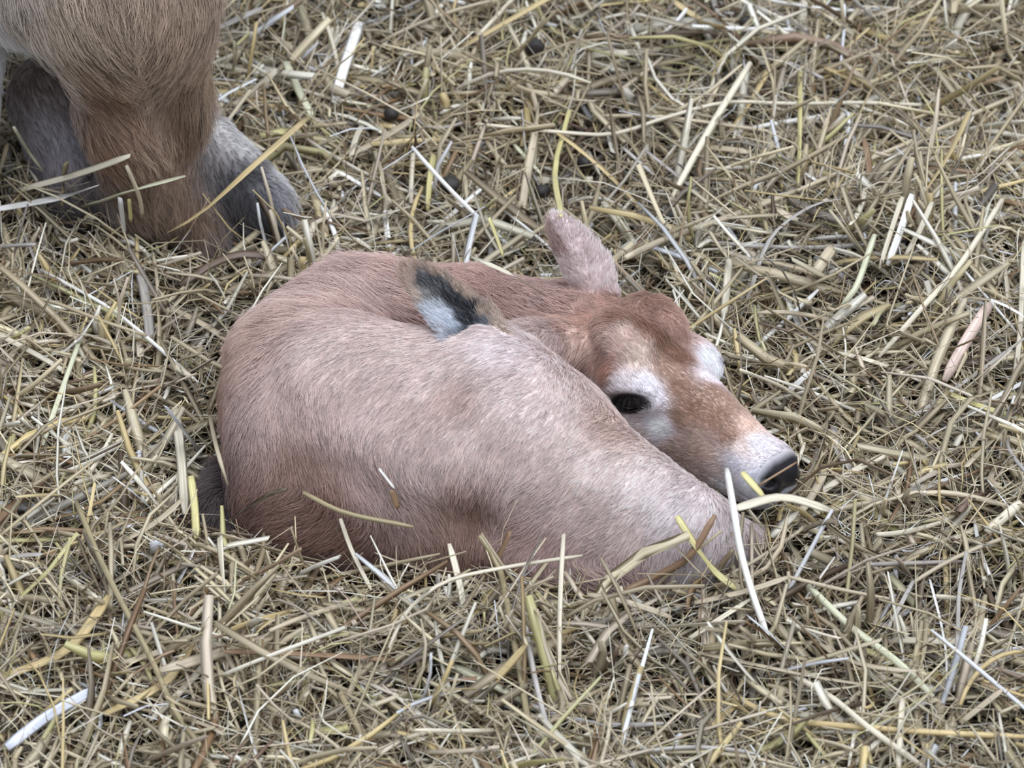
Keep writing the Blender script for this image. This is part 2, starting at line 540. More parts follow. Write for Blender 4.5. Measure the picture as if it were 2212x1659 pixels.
EAR_COL = [
    (876, 576, (190, 162, 142)), (888, 603, (184, 158, 140)), (918, 606, (84, 84, 88)), (936, 612, (70, 72, 76)), (945, 635, (96, 94, 94)), (898, 640, (190, 168, 152)),
    (965, 632, (58, 60, 64)), (985, 650, (44, 46, 52)), (1006, 658, (60, 60, 64)), (1018, 668, (50, 52, 58)), (922, 690, (190, 178, 170)), (940, 665, (196, 200, 206)), (962, 685, (212, 216, 224)),
    (985, 703, (190, 198, 208)), (1000, 692, (60, 62, 70)), (1024, 692, (44, 46, 52)), (1044, 672, (184, 162, 144)), (958, 716, (186, 188, 194)),
    (925, 640, (150, 146, 142)), (990, 735, (140, 148, 158)), (1012, 722, (70, 76, 86)), (1042, 708, (120, 126, 136)), (1020, 755, (150, 158, 168)), (1080, 708, (196, 174, 154)),
    (1055, 735, (180, 188, 198)), (990, 612, (178, 154, 134)), (1015, 638, (180, 156, 136)), (1095, 720, (198, 174, 154)), (945, 584, (182, 156, 136)),
]
ear_tone = field(march_many(lambda P: leaf(P, **EAR_N), [e[:2] for e in EAR_COL]), [fur(e[2], 0.8, 1.15) for e in EAR_COL], 6.0, 0.002)

_esgn = np.sign(np.cross(norm(EAR_F['face']), norm(EAR_F['tip'] - EAR_F['base'])) @ np.array([-1.0, 0, 0]))

def calf_col(P):
    """Coat colour (linear) and wet-nose mask at points on the calf."""
    hd = head_sdf(P)
    bd = np.minimum(chain(P, BODY + NECK, 0.03), np.minimum(chain(P, THIGH[:2], 0.02), chain(P, THIGH[2:], 0.02)))
    w = np.clip(0.5 + (bd - hd) / 0.02, 0, 1)[:, None]
    c = body_col(P) * (1 - w) + head_col(P) * w
    Q = ((P - HEAD_O) @ HB.T) / HS
    tm = tail_mask(P)[:, None]
    c = c * (1 - tm) + srgb(112, 102, 102) * tm
    # nose pad
    nose = np.clip((Q[:, 0] - 0.2655 + 0.35 * np.maximum(-Q[:, 2] - 0.018, 0)) / 0.010, 0, 1)
    nose *= np.clip((Q[:, 2] + 0.027) / 0.004, 0, 1) * (hd < 0.006)
    c = c * (1 - nose[:, None]) + srgb(34, 32, 36) * nose[:, None]
    # dark rim round the eyes
    for s in (-1, 1):
        E_ = (Q - np.array([EYE_U, 0, 0.004])) @ EYE_B.T
        r = np.sqrt((E_[:, 0] / 0.028) ** 2 + (E_[:, 2] / 0.0125) ** 2)
        m = np.clip((1.08 - r) / 0.25, 0, 1) * (Q[:, 1] * s > 0.03) * (hd < 0.004)
        c = c * (1 - m[:, None]) + srgb(52, 48, 52) * m[:, None]
    # ears
    for E, near in ((EAR_N, True), (EAR_F, False)):
        e = leaf(P, **E)
        m = np.clip((0.003 - e) / 0.003, 0, 1) * (e < bd - 0.001) * (e < hd - 0.001)
        ax = E['tip'] - E['base']; s = (P - E['base']) @ ax / (ax @ ax)
        e1 = norm(ax); e3 = norm(E['face'] - e1 * (E['face'] @ e1)); e2 = np.cross(e3, e1)
        a = (P - E['base']) @ e2 / E['width']
        b = (P - E['base']) @ e3
        if near:
            ce = ear_tone(P)
        else:
            ce = np.where(((s > 0.6) & (a * _esgn > 0.1))[:, None], fur((198, 170, 160), 0.7, 1.25), fur((222, 202, 198), 0.7, 1.3))
        c = c * (1 - m[:, None]) + ce * m[:, None]
    return np.clip(c, 0.002, 0.95), nose

# hair lie: px, py, image direction of the tips, length (m), lift
FLOW = [
    (1150, 660, -0.85, -0.45, 0.014, .35), (1000, 610, -0.9, -0.35, 0.016, .4), (850, 590, -0.85, -0.5, 0.019, .6), (720, 610, -0.9, -0.4, 0.019, .62),
    (600, 680, -0.9, -0.25, 0.019, .6), (520, 760, -0.9, 0.15, 0.019, .52), (490, 900, -0.8, 0.5, 0.019, .45), (500, 1020, -0.75, 0.6, 0.020, .4),
    (560, 1120, -0.8, 0.55, 0.020, .4), (650, 1100, -0.9, 0.4, 0.018, .35), (700, 1000, 0.35, 0.9, 0.014, .25), (640, 880, 0.1, 1.0, 0.012, .2),
    (800, 1050, 0.5, 0.85, 0.014, .25), (900, 1080, 0.45, 0.9, 0.014, .25), (760, 1150, -0.7, 0.6, 0.018, .35),
    (700, 760, -0.6, 0.55, 0.011, .2), (900, 760, -0.7, 0.6, 0.010, .2), (850, 880, -0.55, 0.8, 0.010, .18), (1000, 900, -0.6, 0.8, 0.010, .18),
    (1100, 800, -0.8, 0.6, 0.009, .18), (1150, 950, -0.65, 0.75, 0.010, .2), (1000, 1020, -0.2, 1.0, 0.012, .22), (1030, 1110, 0.15, 1.0, 0.014, .3),
    (1200, 1050, -0.75, 0.65, 0.011, .22), (1350, 1000, -0.7, 0.7, 0.010, .2), (1450, 1100, -0.6, 0.75, 0.011, .25), (1300, 1150, -0.8, 0.5, 0.012, .25),
    (1120, 1160, -0.7, 0.6, 0.014, .3), (1100, 1230, 0.8, 0.4, 0.016, .3), (1300, 1250, 0.8, 0.3, 0.015, .3), (1500, 1200, -0.2, 0.9, 0.014, .3),
    (460, 1080, -0.2, 1.0, 0.022, .4), (1230, 740, -0.8, 0.55, 0.013, .35), (1230, 800, -0.6, 0.8, 0.013, .35),
]
HFLOW = [
    (1330, 650, -0.75, 0.1, 0.009, .35), (1440, 680, 0.5, 0.6, 0.009, .35), (1480, 720, 0.4, 0.8, 0.008, .35), (1360, 740, -0.5, -0.6, 0.007, .25),
    (1270, 720, -0.8, 0.5, 0.011, .4), (1300, 800, -0.6, 0.7, 0.009, .3), (1390, 800, -0.3, -0.8, 0.006, .25), (1370, 840, -0.5, -0.6, 0.006, .3),
    (1550, 760, -0.1, -0.9, 0.006, .3), (1500, 860, -0.75, -0.55, 0.004, .2), (1560, 920, -0.7, -0.6, 0.004, .2), (1450, 900, -0.7, -0.3, 0.005, .2),
    (1480, 970, -0.8, 0.1, 0.005, .2), (1550, 1010, -0.8, 0.2, 0.004, .2), (1620, 950, -0.7, -0.5, 0.003, .2), (1620, 1060, -0.5, 0.7, 0.003, .2),
    (1400, 930, -0.8, 0.3, 0.006, .2),
    (1215, 520, -0.2, -1.0, 0.007, .3), (1240, 590, -0.2, -1.0, 0.007, .2), (1285, 545, 0.2, -0.95, 0.010, .5), (1265, 515, 0.1, -0.95, 0.009, .5), (1310, 590, 0.1, -0.95, 0.009, .3), (1290, 615, -0.1, -1.0, 0.007, .2),
]
def _flow(lst):
    return field(march_many(calf_sdf, [f[:2] for f in lst]),
                 [np.r_[R_right * f[2] - R_up * f[3], f[4], f[5]] for f in lst], 4.0, 0.012)
flow_b, flow_h = _flow(FLOW), _flow(HFLOW)

def roots_on(V, Q, n, keep, seed):
    r = np.random.default_rng(seed)
    T = np.concatenate([Q[:, [0, 1, 2]], Q[:, [0, 2, 3]]])
    a, b, c = V[T[:, 0]], V[T[:, 1]], V[T[:, 2]]
    T = T[keep((a + b + c) / 3)]
    a, b, c = V[T[:, 0]], V[T[:, 1]], V[T[:, 2]]
    ar = np.linalg.norm(np.cross(b - a, c - a), axis=1)
    i = r.choice(len(T), n, p=ar / ar.sum())
    u = r.random((n, 1)); v = r.random((n, 1))
    m = (u + v) > 1; u = np.where(m, 1 - u, u); v = np.where(m, 1 - v, v)
    return a[i] + (b[i] - a[i]) * u + (c[i] - a[i]) * v, r

def clumped(pts, P, size, k, r):
    """Draw the tips of neighbouring strands together into tufts."""
    J = P + np.stack([vnoise(P, 0.6 / size, 81 + i) for i in range(3)], 1) * size * 0.5
    key = np.floor(J / size).astype(np.int64)
    _, inv = np.unique(key[:, 0] * 73856093 ^ key[:, 1] * 19349663 ^ key[:, 2] * 83492791, return_inverse=True)
    inv = inv.ravel(); n = np.bincount(inv)
    m = pts.shape[1]
    tip = np.stack([np.bincount(inv, pts[:, -1, i]) / n for i in range(3)], 1)[inv]
    d = tip - pts[:, -1]
    kk = k * r.uniform(0.5, 1.1, len(P))[:, None]
    for j in range(m):
        pts[:, j] += d * kk * (j / (m - 1.0)) ** 1.5
    return pts

def grow(P, N, D, L, lift, m=5, r=None, clump=0.35, curl=0.25):
    """Strands from roots P, normals N, lie D, length L."""
    n = len(P)
    D = norm(D - N * np.sum(D * N, 1, keepdims=True))
    B = np.cross(N, D)
    ang = r.normal(0, 0.22, n) + 0.5 * vnoise(P, 60, 21) * clump + 0.6 * vnoise(P, 22, 22) * clump
    D = D * np.cos(ang)[:, None] + B * np.sin(ang)[:, None]
    lift = lift * (1 + 0.45 * vnoise(P, 45, 23)) * r.uniform(0.6, 1.4, n)
    L = L * r.uniform(0.65, 1.2, n) * (1 + 0.25 * vnoise(P, 30, 24))
    t = np.linspace(0, 1, m)
    out = np.empty((n, m, 3))
    side = r.normal(0, curl, n)
    for j, s in enumerate(t):
        out[:, j] = P + (D * (s)[None] if False else D * s) * L[:, None] \
            + N * (L * lift * (1.6 * s - 0.95 * s * s) + 0.0002)[:, None] + np.cross(N, D) * (L * side * s * s * 0.4)[:, None]
    return out

# ================================================================== build the calf
lo = np.min([pt(430, 1250, -0.03), pt(430, 560, 0.2)], 0) - 0.06
V, Q = surface_nets(calf_sdf, (-0.36, -0.42, -0.06), (0.36, 0.30, 0.30), 0.0024)
Q = Q[(V[Q][:, :, 2].mean(1) > -0.05)]
N_ = gradient(calf_sdf, V)
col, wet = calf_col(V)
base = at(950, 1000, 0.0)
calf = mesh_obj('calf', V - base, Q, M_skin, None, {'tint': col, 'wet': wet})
calf.location = base
tag(calf, 'pale pinkish tan newborn calf curled up in a nest of straw', 'calf')

def add_coat(name, count, keep, seed, colour, flow, rad, m=5, lscale=1.0, tuft=0.008, pull=0.5, **kw):
    P, r = roots_on(V, Q, count, keep, seed)
    N = gradient(calf_sdf, P)
    F = flow(P)
    pts = grow(P, N, F[:, :3], F[:, 3] * lscale, F[:, 4], m, r, **kw)
    pts = clumped(pts, P, tuft, pull, r)
    c, wt = colour(P)
    ok = wt < 0.3
    pts, c, P = pts[ok], c[ok], P[ok]
    n = len(P)
    v = np.clip(r.normal(1.0, 0.17, (n, 1)), 0.5, 1.35) * (1 + 0.15 * vnoise(P, 160, 31)[:, None]) * (1 + 0.10 * vnoise(P, 25, 32)[:, None])
    tipl = np.linspace(0.78, 1.22, m)[None, :, None]
    cc = np.clip((c * v)[:, None, :] * tipl, 0.004, 0.95)
    rr = rad * r.uniform(0.7, 1.2, (n, 1)) * np.linspace(1, 0.25, m)[None]
    return hair_obj(name, pts, rr, cc, M_hair, calf)

eye_pts = [hp(EYE_U, s * 0.052, 0.004) for s in (-1, 1)]
def off_eye(C):
    m = np.ones(len(C), bool)
    for e in eye_pts:
        q = (C - e) @ HB.T / HS
        m &= np.einsum('ij,j->i', (q @ EYE_B.T) ** 2, 1 / np.array([0.026, 0.03, 0.0125]) ** 2) > 1
    return m
def is_head(C):
    hd = head_sdf(C)
    return (hd < 0.004) | (leaf(C, **EAR_F) < 0.004)
add_coat('body_coat', 150000, lambda C: (C[:, 2] > -0.03) & ~is_head(C) & (leaf(C, **EAR_N) > 0.003), 1, calf_col, flow_b, 0.00030, lscale=1.25)
add_coat('face_coat', 60000, lambda C: is_head(C) & off_eye(C) & (C[:, 2] > -0.02), 2, calf_col, flow_h, 0.00022, 4, lscale=1.15, tuft=0.004, pull=0.4)

# ears: short hair over the back and long soft tufts in the hollow
def ear_flow(E, length, lift):
    ax = norm(E['tip'] - E['base'])
    def f(P):
        e1 = ax; e3 = norm(E['face'] - e1 * (E['face'] @ e1)); e2 = np.cross(e3, e1)
        a = (P - E['base']) @ e2 / E['width']
        d = ax[None] * 0.8 + e2[None] * (np.sign(a) * 0.55 * np.abs(a) ** 2)[:, None]
        return np.c_[d, np.full(len(P), length), np.full(len(P), lift)]
    return f
def ear_strands(P):
    c = ear_tone(P)
    k = np.random.default_rng(8).random((len(P), 1))
    return np.where(k < 0.16, c * 0.5 + srgb(190, 190, 194) * 0.5, c), np.zeros(len(P))
o = add_coat('ear_hair', 7000, lambda C: leaf(C, **EAR_N) < 0.003, 3, ear_strands, ear_flow(EAR_N, 0.008, .4), 0.0002, 5, tuft=0.005, pull=0.4)
o['label'] = 'dark and silvery hair filling the near ear'

# eyes
def ellipsoid(name, c, r, B, mat, parent, nu=24, nv=16):
    u = np.linspace(0, 2 * np.pi, nu, endpoint=False); v = np.linspace(0, np.pi, nv)
    vv, uu = np.meshgrid(v, u, indexing='ij')
    X = np.c_[(np.sin(vv) * np.cos(uu)).ravel() * r[0], (np.sin(vv) * np.sin(uu)).ravel() * r[1], np.cos(vv).ravel() * r[2]]
    i = np.arange(nv - 1)[:, None] * nu + np.arange(nu)[None]
    j = np.arange(nv - 1)[:, None] * nu + (np.arange(nu) + 1)[None] % nu
    f = np.stack([i, i + nu, j + nu, j], -1).reshape(-1, 4)
    return mesh_obj(name, np.asarray(c) + X @ np.asarray(B), f, mat, parent)

def tube(path, rad, k=8):
    """Round tube along path; returns verts and quads with closed ends."""
    path = np.asarray(path, float); m = len(path)
    rad = np.broadcast_to(np.asarray(rad, float), (m,))
    T = norm(np.gradient(path, axis=0))
    up = np.array([0.13, 0.21, 0.97]); S = norm(np.cross(T, up)); U = np.cross(S, T)
    a = np.linspace(0, 2 * np.pi, k, endpoint=False)
    Vt = path[:, None] + rad[:, None, None] * (np.cos(a)[None, :, None] * S[:, None] + np.sin(a)[None, :, None] * U[:, None])
    i = np.arange(m - 1)[:, None] * k + np.arange(k)[None]
    j = np.arange(m - 1)[:, None] * k + (np.arange(k) + 1)[None] % k
    f = np.stack([i, j, j + k, i + k], -1).reshape(-1, 4)
    return Vt.reshape(-1, 3), f

for s in (-1, 1):
    EA = HA * EYE_B[0, 0] + HU * EYE_B[0, 2]; EV = HA * EYE_B[2, 0] + HU * EYE_B[2, 2]
    eb = np.array([EA, HL * s, EV])
    def ep(x, w, y):
        return hp(EYE_U, s * w, 0.004) + HS * (EA * x + EV * y)
    ec = hp(EYE_U, s * 0.0445, 0.004)
    eye = ellipsoid('eye', ec, np.array([0.0205, 0.0125, 0.0095]) * HS, eb, M_eye, calf)
    ang = np.linspace(math.radians(-12), math.radians(192), 22)
    up_l = [ep(0.0225 * math.cos(a), 0.0530 - 0.006 * abs(math.cos(a)) ** 2, 0.0090 * math.sin(a)) for a in ang]
    v1, f1 = tube(up_l, (0.0012 + 0.0022 * np.sin(np.linspace(0, np.pi, 22))) * HS)
    lid = mesh_obj('upper_eyelid', v1, f1, M_lid, calf)
    ang = np.linspace(math.radians(-10), math.radians(-170), 18)
    lo_l = [ep(0.0225 * math.cos(a), 0.0525 - 0.006 * abs(math.cos(a)) ** 2, 0.0092 * math.sin(a)) for a in ang]
    v1, f1 = tube(lo_l, (0.0010 + 0.0010 * np.sin(np.linspace(0, np.pi, 18))) * HS)
    mesh_obj('lower_eyelid', v1, f1, M_lid, calf)
    r = np.random.default_rng(5)
    k = 90
    aa = r.uniform(math.radians(5), math.radians(185), k)
    root = np.array([ep(0.0225 * math.cos(a), 0.0540 - 0.006 * abs(math.cos(a)) ** 2, 0.0085 * math.sin(a)) for a in aa])
    t = np.linspace(0, 1, 5)
    ln = r.uniform(0.010, 0.016, k) * HS
    dirs = np.array([HL * s * 0.75 - EV * 0.55 + EA * (0.55 * math.cos(a)) for a in aa]) + r.normal(0, 0.12, (k, 3))
    pts = root[:, None] + dirs[:, None] * (ln[:, None] * t[None])[:, :, None] - HU[None, None] * (ln[:, None] * 0.25 * t[None] ** 2)[:, :, None]
    hair_obj('eyelashes', pts, 0.00035 * np.linspace(1, 0.3, 5)[None] * np.ones((k, 1)), np.where(r.random((k, 1, 1)) < 0.2, 0.05, 0.012) * np.ones((k, 5, 3)), M_hair, calf)

# ================================================================== build the adult
VA, QA = surface_nets(adult_sdf, (-1.0, 0.0, -0.06), (-0.15, 1.35, 0.75), 0.0055)
QA = QA[(VA[QA][:, :, 2].mean(1) > -0.05)]
ADULT_COL = [
    (380, 60, (158, 136, 114)), (330, 150, (162, 140, 118)), (250, 60, (164, 144, 122)), (150, 60, (166, 148, 128)), (60, 40, (168, 152, 134)),
    (34, 20, (170, 156, 142)), (30, 95, (150, 134, 118)), (-8, 60, (215, 214, 214)), (-6, 120, (215, 214, 214)), (-60, 20, (200, 196, 194)), (0, 330, (222, 222, 228)), (2, 240, (222, 222, 226)), (400, 200, (146, 124, 100)), (330, 300, (158, 132, 108)),
    (250, 220, (144, 114, 90)), (170, 140, (146, 122, 98)), (230, 320, (138, 106, 80)), (360, 380, (144, 120, 98)), (420, 460, (138, 112, 90)),
    (300, 420, (134, 112, 92)), (430, 160, (152, 128, 102)), (100, 260, (150, 144, 148)), (150, 330, (146, 140, 146)), (80, 180, (130, 112, 102)), (180, 380, (130, 120, 120)), (120, 220, (136, 122, 116)),
    (315, 200, (176, 156, 136)), (325, 300, (174, 150, 130)), (390, 215, (122, 94, 68)), (400, 275, (118, 92, 68)), (225, 200, (128, 98, 74)),
    (470, 290, (190, 186, 182)), (530, 310, (194, 192, 190)), (595, 380, (188, 186, 186)), (615, 450, (170, 168, 172)),
    (450, 340, (130, 122, 120)), (490, 390, (74, 72, 76)), (540, 450, (50, 48, 52)), (580, 480, (60, 58, 62)), (530, 380, (64, 64, 68)), (570, 420, (76, 76, 82)),
]
acol = field(march_many(adult_sdf, [c[:2] for c in ADULT_COL]), [fur(c[2], 0.76, 1.35) for c in ADULT_COL], 3.5, 0.015)
abase = at(250, 250, 0.0)
adult = mesh_obj('adult_antelope', VA - abase, QA, M_skin, None, {'tint': acol(VA), 'wet': np.zeros(len(VA))})
adult.location = abase
tag(adult, 'brown long-haired adult animal lying behind the calf, one folded leg and grey foot in view', 'animal')
AFLOW = [
    (380, 60, -0.1, 1.0, .022, .3), (300, 200, 0.15, 1.0, .022, .25), (200, 100, 0.5, 0.85, .026, .3), (80, 80, 0.3, 0.9, .03, .4), (250, 260, 0.45, 0.9, .022, .25),
    (430, 200, 0.2, 1.0, .022, .35), (380, 380, 0.3, 0.95, .016, .2), (5, 200, 0.5, 0.8, .03, .5), (130, 300, 0.4, 0.9, .010, .15), (470, 290, 0.5, 0.8, .012, .3),
    (560, 370, 0.6, 0.7, .014, .35), (540, 450, 0.5, 0.6, .014, .35),
]
aflow = field(march_many(adult_sdf, [f[:2] for f in AFLOW]), [np.r_[R_right * f[2] - R_up * f[3], f[4], f[5]] for f in AFLOW], 4.0, 0.02)
def akeep(C):
    return (C[:, 2] > -0.03) & (C[:, 0] > -0.66) & (C[:, 1] < 0.95)
P, r = roots_on(VA, QA, 90000, akeep, 7)
N = gradient(adult_sdf, P, 0.003); F = aflow(P)
pts = clumped(grow(P, N, F[:, :3], F[:, 3] * 1.5, F[:, 4], 6, r, clump=0.5), P, 0.010, 0.6, r)
v = r.normal(1.0, 0.22, (len(P), 1)) * (1 + 0.2 * vnoise(P, 70, 51)[:, None]) * (1 + 0.12 * vnoise(P, 18, 52)[:, None])
cc = np.clip((acol(P) * v)[:, None] * np.linspace(0.65, 1.5, 6)[None, :, None], 0.004, 0.9)
hair_obj('coat', pts, 0.00034 * np.linspace(1, 0.25, 6)[None] * r.uniform(0.7, 1.2, (len(P), 1)), cc, M_hair, adult)

# two dark claws of the folded foot, half sunk in the straw
for dx, dy in ((0.0, 0.0), (34, -26)):
    c = at(520 + dx, 470 + dy, 0.016)
    ax = norm(np.array([0.75, -0.55, -0.25])); e2 = norm(np.cross([0, 0, 1.0], ax))
    ellipsoid('hoof', c, (0.034, 0.016, 0.020), np.array([ax, e2, np.cross(ax, e2)]), M_hoof, adult)

# ================================================================== straw
PAL = np.array([srgb(*c) for c in [
    (208, 196, 166), (186, 172, 142), (230, 225, 209), (166, 152, 126), (202, 182, 132), (188, 182, 130), (156, 142, 116),
    (132, 105, 76), (88, 70, 54), (228, 231, 236), (124, 97, 78), (202, 188, 168), (122, 114, 104)]])
PW = np.array([.19, .18, .13, .14, .065, .035, .09, .055, .03, .035, .008, .09, .045])

def straw_mesh(paths, wid, thk, roll, tint, k=4, closed=True):
    """paths (n,m,3); wid, thk (n,) full sizes; cross-section of k points. Returns V, Q, tint, fibre."""
    n, m, _ = paths.shape
    T = norm(np.gradient(paths, axis=1))
    up = np.tile(np.array([0.0, 0.0, 1.0]), (n, 1))
    flat = np.abs(T[:, m // 2, 2]) > 0.9
    up[flat] = (0.0, 1.0, 0.0)
    S = norm(np.cross(T, up[:, None]))
    U = np.cross(S, T)
    tw = roll[:, None] + np.linspace(-0.5, 0.5, m)[None] * (roll * 0.6)[:, None]
    S2 = S * np.cos(tw)[..., None] + U * np.sin(tw)[..., None]
    U2 = U * np.cos(tw)[..., None] - S * np.sin(tw)[..., None]
    a = np.linspace(0, 2 * np.pi, k, endpoint=False)
    tap = np.ones(m); tap[0] = 0.8; tap[-1] = 0.55
    Vv = paths[:, :, None] + tap[None, :, None, None] * (
        np.cos(a)[None, None, :, None] * S2[:, :, None] * (wid / 2)[:, None, None, None]
        + np.sin(a)[None, None, :, None] * U2[:, :, None] * (thk / 2)[:, None, None, None])
    off = (np.arange(n) * m * k)[:, None, None]
    i = off + (np.arange(m - 1)[:, None] * k + np.arange(k)[None])[None]
    j = off + (np.arange(m - 1)[:, None] * k + ((np.arange(k) + 1) % k)[None])[None]
    Qs = [np.stack([i, j, j + k, i + k], -1).reshape(-1, 4)]
    if k == 4:
        o = np.arange(n)[:, None] * m * k
        Qs.append(o + np.array([[3, 2, 1, 0]])); Qs.append(o + (m - 1) * k + np.array([[0, 1, 2, 3]]))
    elif k == 6:
        o = np.arange(n)[:, None] * m * k; e = o + (m - 1) * k
        Qs += [o + np.array([[3, 2, 1, 0]]), o + np.array([[5, 4, 3, 0]]), e + np.array([[0, 1, 2, 3]]), e + np.array([[0, 3, 4, 5]])]
    Q = np.concatenate(Qs)
    Ls = np.linalg.norm(paths[:, -1] - paths[:, 0], axis=1)
    fib = np.empty((n, m, k, 3))
    fib[..., 0] = (np.linspace(0, 1, m)[None] * (Ls * 14)[:, None])[:, :, None]
    fib[..., 1] = (np.cos(a) * 3.0)[None, None]
    fib[..., 2] = (np.arange(n) * 7.31 % 211)[:, None, None]
    tn = np.repeat(tint, m * k, 0)
    return Vv.reshape(-1, 3), Q, tn, fib.reshape(-1, 3)

DROPS = [  # px, py, size in px, label
    (845, 245, 19, 'dark dung pellet behind the grey foot, left of the others'),
    (1155, 100, 24, 'dark dung lump farthest back, near the top edge of the photo'),
    (1575, 166, 17, 'half buried dark dung pellet farthest to the right'),
    (972, 398, 24, 'dark dung lump behind the calf, above its folded near ear'),
    (1172, 412, 20, 'dark dung pellet just above the tip of the upright ear'),
    (1440, 470, 24, 'glossy dark dung lump right of the upright ear'),
    (1484, 412, 15, 'small dark dung pellet close above the glossy lump'),
    (1262, 352, 18, 'dark dung pellet in the hollow, up from the upright ear'),
    (1610, 46, 16, 'small dark dung pellet at the top, right of the farthest lump'),
]
_dc = np.array([at(a, b, 0.0) for a, b, _, _ in DROPS])
DROP_C = np.c_[_dc[:, :2], bed_h(_dc) + 0.018]
DROP_C = np.array([at(a, b, z) for (a, b, _, _), z in zip(DROPS, DROP_C[:, 2])])
def drop_sdf(P):
    d = np.full(len(P), 9.0)
    for c, e in zip(DROP_C, DROPS):
        d = np.minimum(d, sd_cone(P, c, c + np.array([0, -0.022, 0.014]), e[2] * PX, e[2] * PX * 0.8))
    return d

def animals(P):
    out = np.empty(len(P))
    for s in range(0, len(P), 200000):
        q = P[s:s + 200000]
        out[s:s + 200000] = np.minimum(np.minimum(calf_sdf(q), adult_sdf(q)), drop_sdf(q))
    return out

X0, X1, Y0, Y1 = -0.82, 0.82, -0.86, 1.16

SOIL_AND_SHADE = [(1260, 380, 0.16, 0.15, 0.55), (1950, 1290, 0.12, 0.06, 0.6), (1900, 640, 0.06, 0.08, 0.4), (900, 440, 0.10, 0.08, 0.35), (250, 1330, 0.09, 0.08, 0.4), (1400, 1400, 0.10, 0.06, 0.3), (430, 700, 0.06, 0.14, 0.35), (1680, 1000, 0.05, 0.05, 0.3)]  # wet soiled straw, plus hollows darkened to paint in their shade

def scatter(n, lmin, lmax, wmin, wmax, flat, zlo, zhi, tilt, seed, bias=None, bend=0.12, m=5, gap_shade=1.0, bunch=0):
    r = np.random.default_rng(seed)
    xy = np.c_[r.uniform(X0, X1, n), r.uniform(Y0, Y1, n)]
    # bunches share a lie: smooth direction field plus spread
    if bunch:                                         # tufts of straws that lie together
        k_ = n // bunch
        g_ = np.repeat(np.arange(k_), bunch)[:n]; n = len(g_)
        xy = xy[:k_][g_] + r.normal(0, 0.010, (n, 2))
    th = r.uniform(0, 2 * np.pi, n) * 0.6 + 2.6 * vnoise(xy, 7.0, 61) + r.normal(0, 0.4, n)
    if bunch:
        th = r.uniform(0, 2 * np.pi, k_)[g_] + r.normal(0, 0.10, n)
    L = r.uniform(0, 1, n) ** 1.6 * (lmax - lmin) + lmin
    ti = r.normal(0, tilt, n) + 0.25 * vnoise(xy, 14, 62)
    if bunch:
        ti = r.normal(0, tilt, k_)[g_] + r.normal(0, 0.08, n)
    D = np.c_[np.cos(th) * np.cos(ti), np.sin(th) * np.cos(ti), np.sin(ti)]
    C = np.c_[xy, bed_h(xy) + r.uniform(zlo, zhi, n) + np.abs(np.sin(ti)) * L * 0.25]
    Bv = norm(np.cross(D, r.normal(0, 1, (n, 3))))
    bd = r.normal(0, bend, n) * L
    kink = r.uniform(0.3, 0.7, n); kk = np.where(r.random(n) < 0.25, r.normal(0, 0.3, n), 0)
    s = np.linspace(0, 1, m)
    paths = C[:, None] + D[:, None] * ((s - 0.5)[None] * L[:, None])[..., None] \
        + Bv[:, None] * ((4 * s * (1 - s) - 0.5)[None] * bd[:, None] + np.maximum(s[None] - kink[:, None], 0) * (kk * L)[:, None])[..., None]
    ok = (animals(paths.reshape(-1, 3)).reshape(n, m) > 0.001).all(1)
    ok &= ~((D[:, 1] < 0) & False)
    paths, L = paths[ok], L[ok]
    n = len(paths)
    wid = r.uniform(0, 1, n) ** 2.2 * (wmax - wmin) + wmin
    thk = np.where(r.random(n) < flat, np.maximum(0.0006, wid * 0.10), np.minimum(wid, 0.0055) * 0.8)
    wid = np.where(thk > 0.4 * wid, np.minimum(wid, 0.0055), wid)
    ci = r.choice(len(PAL), n, p=PW / PW.sum())
    tint = PAL[ci] * r.normal(1.0, 0.12, (n, 1)) * (1 + 0.16 * vnoise(paths[:, 2], 7, 63)[:, None])
    lighter = r.random((n, 1)) * 0.25
    tint *= gap_shade  # lower layers darkened: shade of the gaps is painted into their tint
    # wet, soiled patches of bedding, and shade of hollows painted into the tint
    for px_, py_, sx_, sy_, a_ in SOIL_AND_SHADE:
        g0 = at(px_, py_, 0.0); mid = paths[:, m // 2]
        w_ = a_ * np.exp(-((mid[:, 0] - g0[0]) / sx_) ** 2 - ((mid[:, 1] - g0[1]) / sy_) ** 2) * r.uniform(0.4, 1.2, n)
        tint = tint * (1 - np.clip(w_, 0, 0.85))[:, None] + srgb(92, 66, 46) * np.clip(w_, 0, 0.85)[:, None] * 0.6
    tint = np.clip(tint * (1 - lighter) + PAL[r.choice(len(PAL), n, p=PW / PW.sum())] * lighter, 0.01, 0.9)
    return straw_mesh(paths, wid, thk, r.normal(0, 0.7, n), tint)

layers = [
    scatter(10080, 0.05, 0.20, 0.003, 0.011, 0.7, -0.046, -0.024, 0.12, 101, gap_shade=0.42),
    scatter(12600, 0.04, 0.20, 0.0022, 0.012, 0.65, -0.026, -0.004, 0.24, 102, gap_shade=0.75),
    scatter(10080, 0.04, 0.20, 0.0022, 0.012, 0.65, -0.010, 0.010, 0.36, 103),
    scatter(6300, 0.03, 0.13, 0.0022, 0.010, 0.75, -0.010, 0.006, 0.55, 106, bunch=8),
    scatter(18900, 0.010, 0.05, 0.0015, 0.009, 0.75, -0.012, 0.010, 0.50, 104),
    scatter(20160, 0.03, 0.12, 0.0006, 0.0020, 0.2, -0.010, 0.014, 0.50, 105, bend=0.22),
]
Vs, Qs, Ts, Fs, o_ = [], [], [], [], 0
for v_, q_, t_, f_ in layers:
    Vs.append(v_); Qs.append(q_ + o_); Ts.append(t_); Fs.append(f_); o_ += len(v_)
